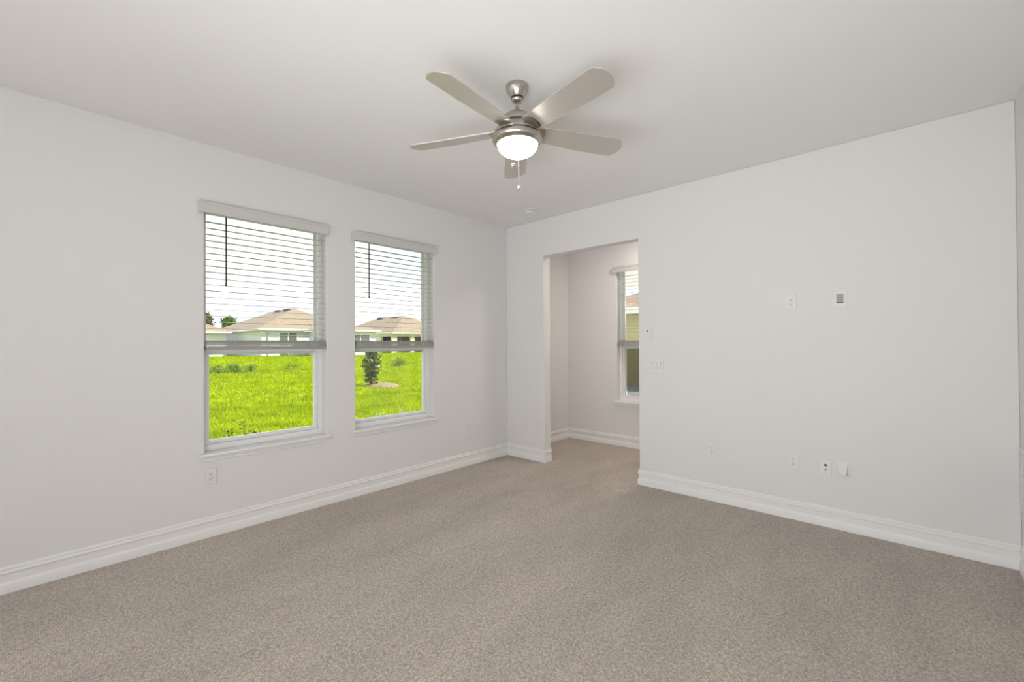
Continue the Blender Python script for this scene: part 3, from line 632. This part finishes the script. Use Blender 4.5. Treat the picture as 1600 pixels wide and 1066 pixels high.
# mulch ring and its young tree
bm = bmesh.new(); n = 40; rings = []
rr_ = random.Random(8)
for q, hz_ in ((1.0, 0.0), (0.82, 0.06), (0.5, 0.10), (0.0, 0.12)):
    if q == 0: rings.append([bm.verts.new((0, 0, hz_))]); continue
    rings.append([bm.verts.new(((0.95 * q + rr_.uniform(-.02, .02)) * math.cos(6.2832 * k / n), (0.52 * q + rr_.uniform(-.03, .03)) * math.sin(6.2832 * k / n), hz_ + rr_.uniform(-.006, .012))) for k in range(n)])
for a, b in zip(rings, rings[1:]):
    for k in range(n):
        if len(b) == 1: bm.faces.new((a[k], a[(k + 1) % n], b[0]))
        else: bm.faces.new((a[k], a[(k + 1) % n], b[(k + 1) % n], b[k]))
mr_ = obj('mulch_ring', bm, MULCH, smooth=True, angle=180, loc=(-14.4, 8.62, gz(-14.4, 8.6) + 0.0)); tag(mr_, 'reddish brown mulch ring around the young tree on the lawn', 'mulch')
leafy('young_tree', (-14.6, 8.33, gz(-14.6, 8.33)), 1.50, 0.35, 1150, 0.14, 0.065, LEAFD, 'young glossy-leaved tree in a mulch ring on the lawn', 'tree', 3, trunk=0.02, base=0.08)
# weedy clumps on the bank
for (x, y, hh, rad, s, nl, lab) in [(-23.9, 5.75, 0.26, 0.42, 11, 230, 'leafy weed clump on the bank, leftmost seen through the larger window'), (-23.9, 6.45, 0.36, 0.46, 12, 380, 'dense weed clump on the bank, second from left through the larger window'),
        (-24.1, 7.15, 0.26, 0.40, 15, 230, 'leafy weed clump on the bank, third from left through the larger window'),
        (-24.4, 15.75, 0.46, 0.55, 13, 420, 'tall dark weed clump on the bank, right of the young tree'), (-24.6, 14.2, 0.22, 0.55, 14, 160, 'low weed clump on the bank just right of the young tree'),
        (-24.3, 9.3, 0.20, 0.45, 16, 130, 'low sparse weed clump on the bank at the right of the larger window')]:
    leafy('weed_clump', (x, y, gz(x, y)), hh, rad, nl, 0.12, 0.05, LEAFW, lab, 'weeds', s, trunk=0.008, base=0.0, lobes=6)
# dark-leaved shrub just outside the larger window
rt = empty('dark_leaved_shrub', (-4.72, 1.385, gz(-4.72, 1.38))); tag(rt, 'dark-leaved shrub with upright sprigs just outside the larger window', 'shrub')
rnd = random.Random(5); st = bmesh.new(); lv = bmesh.new(); fw = bmesh.new()
for (dx, dy, hh) in ((0, 0.0, 0.80), (0.02, 0.07, 0.73), (-0.02, -0.09, 0.74), (0.0, 0.14, 0.70), (0.03, -0.04, 0.66)):
    top = Vector((dx * 2, dy - 0.05, hh)); b0 = Vector((dx, dy * 0.6 + 0.03, -0.02)); pts = [b0.lerp(top, q / 8) + Vector((0, 0.02 * math.sin(q), 0)) for q in range(9)]
    tube(st, pts, [0.006 - 0.0005 * q for q in range(9)], 6)
    for q in range(30):
        p = b0.lerp(top, 0.3 + 0.7 * q / 29); sgn = 1 if q % 2 else -1
        leaf(lv, p, Vector((rnd.uniform(-.3, .3), sgn * 0.9, 0.45)), rnd.uniform(0.030, 0.046), 0.018, rnd)
    for q in range(2): bmesh.ops.create_icosphere(fw, subdivisions=1, radius=0.008, matrix=Matrix.Translation(b0.lerp(top, rnd.uniform(.82, .9)) + Vector((0.02, rnd.uniform(-.03, .03), 0))))
obj('stem', st, BARK, rt); obj('foliage', lv, LEAFN, rt); obj('blossoms', fw, FLOWER, rt)
# pale strap-leaved plants outside the second window
for (x, y, s, n, lab) in ((-4.60, 3.10, 1, 13, 'pale strap-leaved plant outside the second window, right-hand one'), (-4.60, 2.66, 2, 8, 'pale strap-leaved plant outside the second window, left-hand one')):
    rt = empty('strap_leaved_plant', (x, y, gz(x, y))); tag(rt, lab, 'plant'); rnd = random.Random(s); lv = bmesh.new()
    for k in range(n):
        a = rnd.uniform(0, 6.28); d = Vector((math.cos(a), math.sin(a), 0)); sd_ = Vector((-d.y, d.x, 0)); hh = rnd.uniform(0.60, 0.80); rch = rnd.uniform(0.10, 0.26); prev = None
        for q in range(7):
            t = q / 6; c = d * rch * t ** 1.6 + Vector((0, 0, -0.02 + hh * math.sin(t * 1.75) / math.sin(1.5707)))
            wd = 0.020 * (1 - t) ** 0.6 + 0.0010; e = (lv.verts.new(c - sd_ * wd), lv.verts.new(c + sd_ * wd))
            if prev: lv.faces.new((prev[0], prev[1], e[1], e[0]))
            prev = e
    bmesh.ops.solidify(lv, geom=lv.faces[:], thickness=0.0012)
    obj('strap_leaves', lv, LEAFP, rt)
# trees beyond the houses
leafy('distant_tree', (-89.3, 19.9, 0.2), 7.7, 1.35, 900, 0.55, 0.3, LEAFO, 'yellowish distant tree above the roofs, leftmost in the larger window', 'tree', 21, trunk=0.25, base=0.3, lobes=9)
leafy('distant_tree', (-87.0, 22.6, 0.2), 6.8, 1.3, 900, 0.55, 0.3, LEAFW, 'round green distant tree beside the tan roof, right of the yellowish one', 'tree', 22, trunk=0.25, base=0.3, lobes=9)

# ------------------------------------------------------------------ neighbouring houses
def hip(bm, x0, x1, y0, y1, z, slope, th=0.0):
    """hip roof over the eave rectangle, closed below"""
    w_, d_ = x1 - x0, y1 - y0
    if w_ >= d_: hgt = slope * d_ / 2; a, b = (x0 + d_ / 2, (y0 + y1) / 2), (x1 - d_ / 2, (y0 + y1) / 2)
    else: hgt = slope * w_ / 2; a, b = ((x0 + x1) / 2, y0 + w_ / 2), ((x0 + x1) / 2, y1 - w_ / 2)
    c = [bm.verts.new((x, y, z)) for x, y in ((x0, y0), (x1, y0), (x1, y1), (x0, y1))]; A_ = bm.verts.new((*a, z + hgt)); B_ = bm.verts.new((*b, z + hgt))
    if w_ >= d_:
        for q in ((c[0], c[1], B_, A_), (c[1], c[2], B_), (c[2], c[3], A_, B_), (c[3], c[0], A_)): bm.faces.new(q)
    else:
        for q in ((c[0], c[1], A_), (c[1], c[2], B_, A_), (c[2], c[3], B_), (c[3], c[0], A_, B_)): bm.faces.new(q)
    bm.faces.new(c[::-1])
def house(label, x0, x1, y0, y1, ze, zg, slope, wallm, roofm=ROOF, ov=0.45, front=None, group=None):
    """eave rectangle; the body is inset by the overhang; front: [(y0,y1,z0,z1)] openings on the x1 face"""
    root = empty('house', ((x0 + x1) / 2, (y0 + y1) / 2, zg)); cx, cy = root.location.x, root.location.y
    tag(root, label, 'house', group)
    def bb(a, b, c, d, e, f_): return bx(a - cx, b - cx, c - cy, d - cy, e - zg, f_ - zg)
    wl = obj('wall', bb(x0 + ov, x1 - ov, y0 + ov, y1 - ov, zg - 0.3, ze - 0.02), wallm, root)
    bm = bmesh.new(); hip(bm, x0 - cx, x1 - cx, y0 - cy, y1 - cy, ze + 0.02 - zg, slope); obj('roof', bm, roofm, root)
    bm = bmesh.new(); box(bm, x0 - cx, x1 - cx, y0 - cy, y1 - cy, ze - 0.19 - zg, ze - zg + 0.018); obj('fascia', bm, FASCIA, root)
    for (a, b, c, d) in (front or []):
        fr = obj('window', bb(x1 - ov - 0.02, x1 - ov + 0.05, a - 0.07, b + 0.07, c - 0.07, d + 0.07), FASCIA, root)
        obj('pane', bb(x1 - ov + 0.045, x1 - ov + 0.07, a, b, c, d), PANE, fr)
    return root
def xyz(rt, *a): return bx(a[0] - rt.location.x, a[1] - rt.location.x, a[2] - rt.location.y, a[3] - rt.location.y, a[4] - rt.location.z, a[5] - rt.location.z)
# white house with the tan hip roof (larger window)
hA = house('white house with a tan hip roof, behind the lawn in the larger window', -70.0, -50.7, 15.9, 27.6, 3.27, 0.22, 0.470, STUCCO)
hx = -51.15
for (y0, y1, za, zb) in ((18.15, 18.98, 1.95, 2.80), (19.12, 19.95, 1.95, 2.80), (18.15, 18.98, 0.3, 1.62)):
    fr = obj('window', xyz(hA, hx - 0.02, hx + 0.05, y0 - 0.08, y1 + 0.08, za - 0.08, zb + 0.08), FASCIA, hA)
    pn = obj('pane', xyz(hA, hx + 0.045, hx + 0.07, y0, y1, za, zb), PANE, fr)
    obj('muntin', xyz(hA, hx + 0.06, hx + 0.09, y0, y1, zb - 0.26, zb - 0.19), FASCIA, fr)
for x in (-60.2, -57.3):
    obj('roof_vent', xyz(hA, x - 0.8, x + 0.8, 21.0, 21.45, 5.66, 5.98), VENTM, hA)
obj('downspout', xyz(hA, -51.14, -51.02, 16.9, 17.0, 0.28, 2.85), mat('pipe_grey', (0.3, 0.3, 0.28), 0.6), hA)
# far-left neighbour
house('pale house at the far left edge of the larger window', -69.0, -56.8, 1.5, 15.1, 3.03, 0.28, 0.45, STUCCO, front=[(9.4, 10.8, 1.2, 2.5)])
# cream house with lanai (second window)
hB = house('cream house with a tan hip roof and dark porch bays, in the second window', -74.0, -54.4, 34.3, 46.4, 3.25, 0.16, 0.48, mat('porch_dark', (0.07, 0.072, 0.065), 0.8), ov=1.6)
fx0, fx1 = -55.1, -54.8
for (ya, yb) in ((34.45, 35.3), (37.6, 38.3), (41.0, 41.7), (45.2, 45.9)):
    obj('porch_column', xyz(hB, fx0, fx1, ya, yb, 0.05, 2.72), STUCCOY, hB)
obj('porch_beam', xyz(hB, fx0, fx1, 34.45, 45.9, 2.72, 3.07), STUCCOY, hB)
obj('porch_column', xyz(hB, -58.3, -57.6, 34.45, 34.75, 0.05, 2.72), STUCCOY, hB)
obj('porch_beam', xyz(hB, -58.3, fx0, 34.45, 34.75, 2.72, 3.07), STUCCOY, hB)
obj('side_wall', xyz(hB, -73.4, -58.3, 34.45, 34.75, 0.05, 3.07), STUCCO, hB)
for x in (-66.6, -62.2):
    obj('roof_vent', xyz(hB, x - 0.8, x + 0.8, 39.5, 39.95, 5.78, 6.06), VENTM, hB)
obj('plumbing_vent', xyz(hB, -56.6, -56.4, 42.9, 43.1, 4.0, 4.5), VENTM, hB)
# low wing left of it
hC = house('low pale house wing with a wide window, in front of the cream house', -50.4, -45.7, 20.4, 27.35, 3.12, 0.20, 0.29, STUCCO)
hx = -46.15
fr = obj('window', xyz(hC, hx - 0.02, hx + 0.05, 23.6, 26.2, 1.3, 2.7), FASCIA, hC)
obj('pane', xyz(hC, hx + 0.045, hx + 0.07, 23.75, 24.9, 1.4, 2.6), PANE, fr); obj('pane', xyz(hC, hx + 0.045, hx + 0.07, 25.0, 26.05, 1.4, 2.6), PANE, fr)
# next-door house seen from the alcove
hD = house('olive-walled house with a brown shingle roof, seen through the alcove window', -9.25, 4.0, 13.85, 26.0, 2.62, -0.165, 0.42, STUCCOO, ROOFB, ov=0.45)
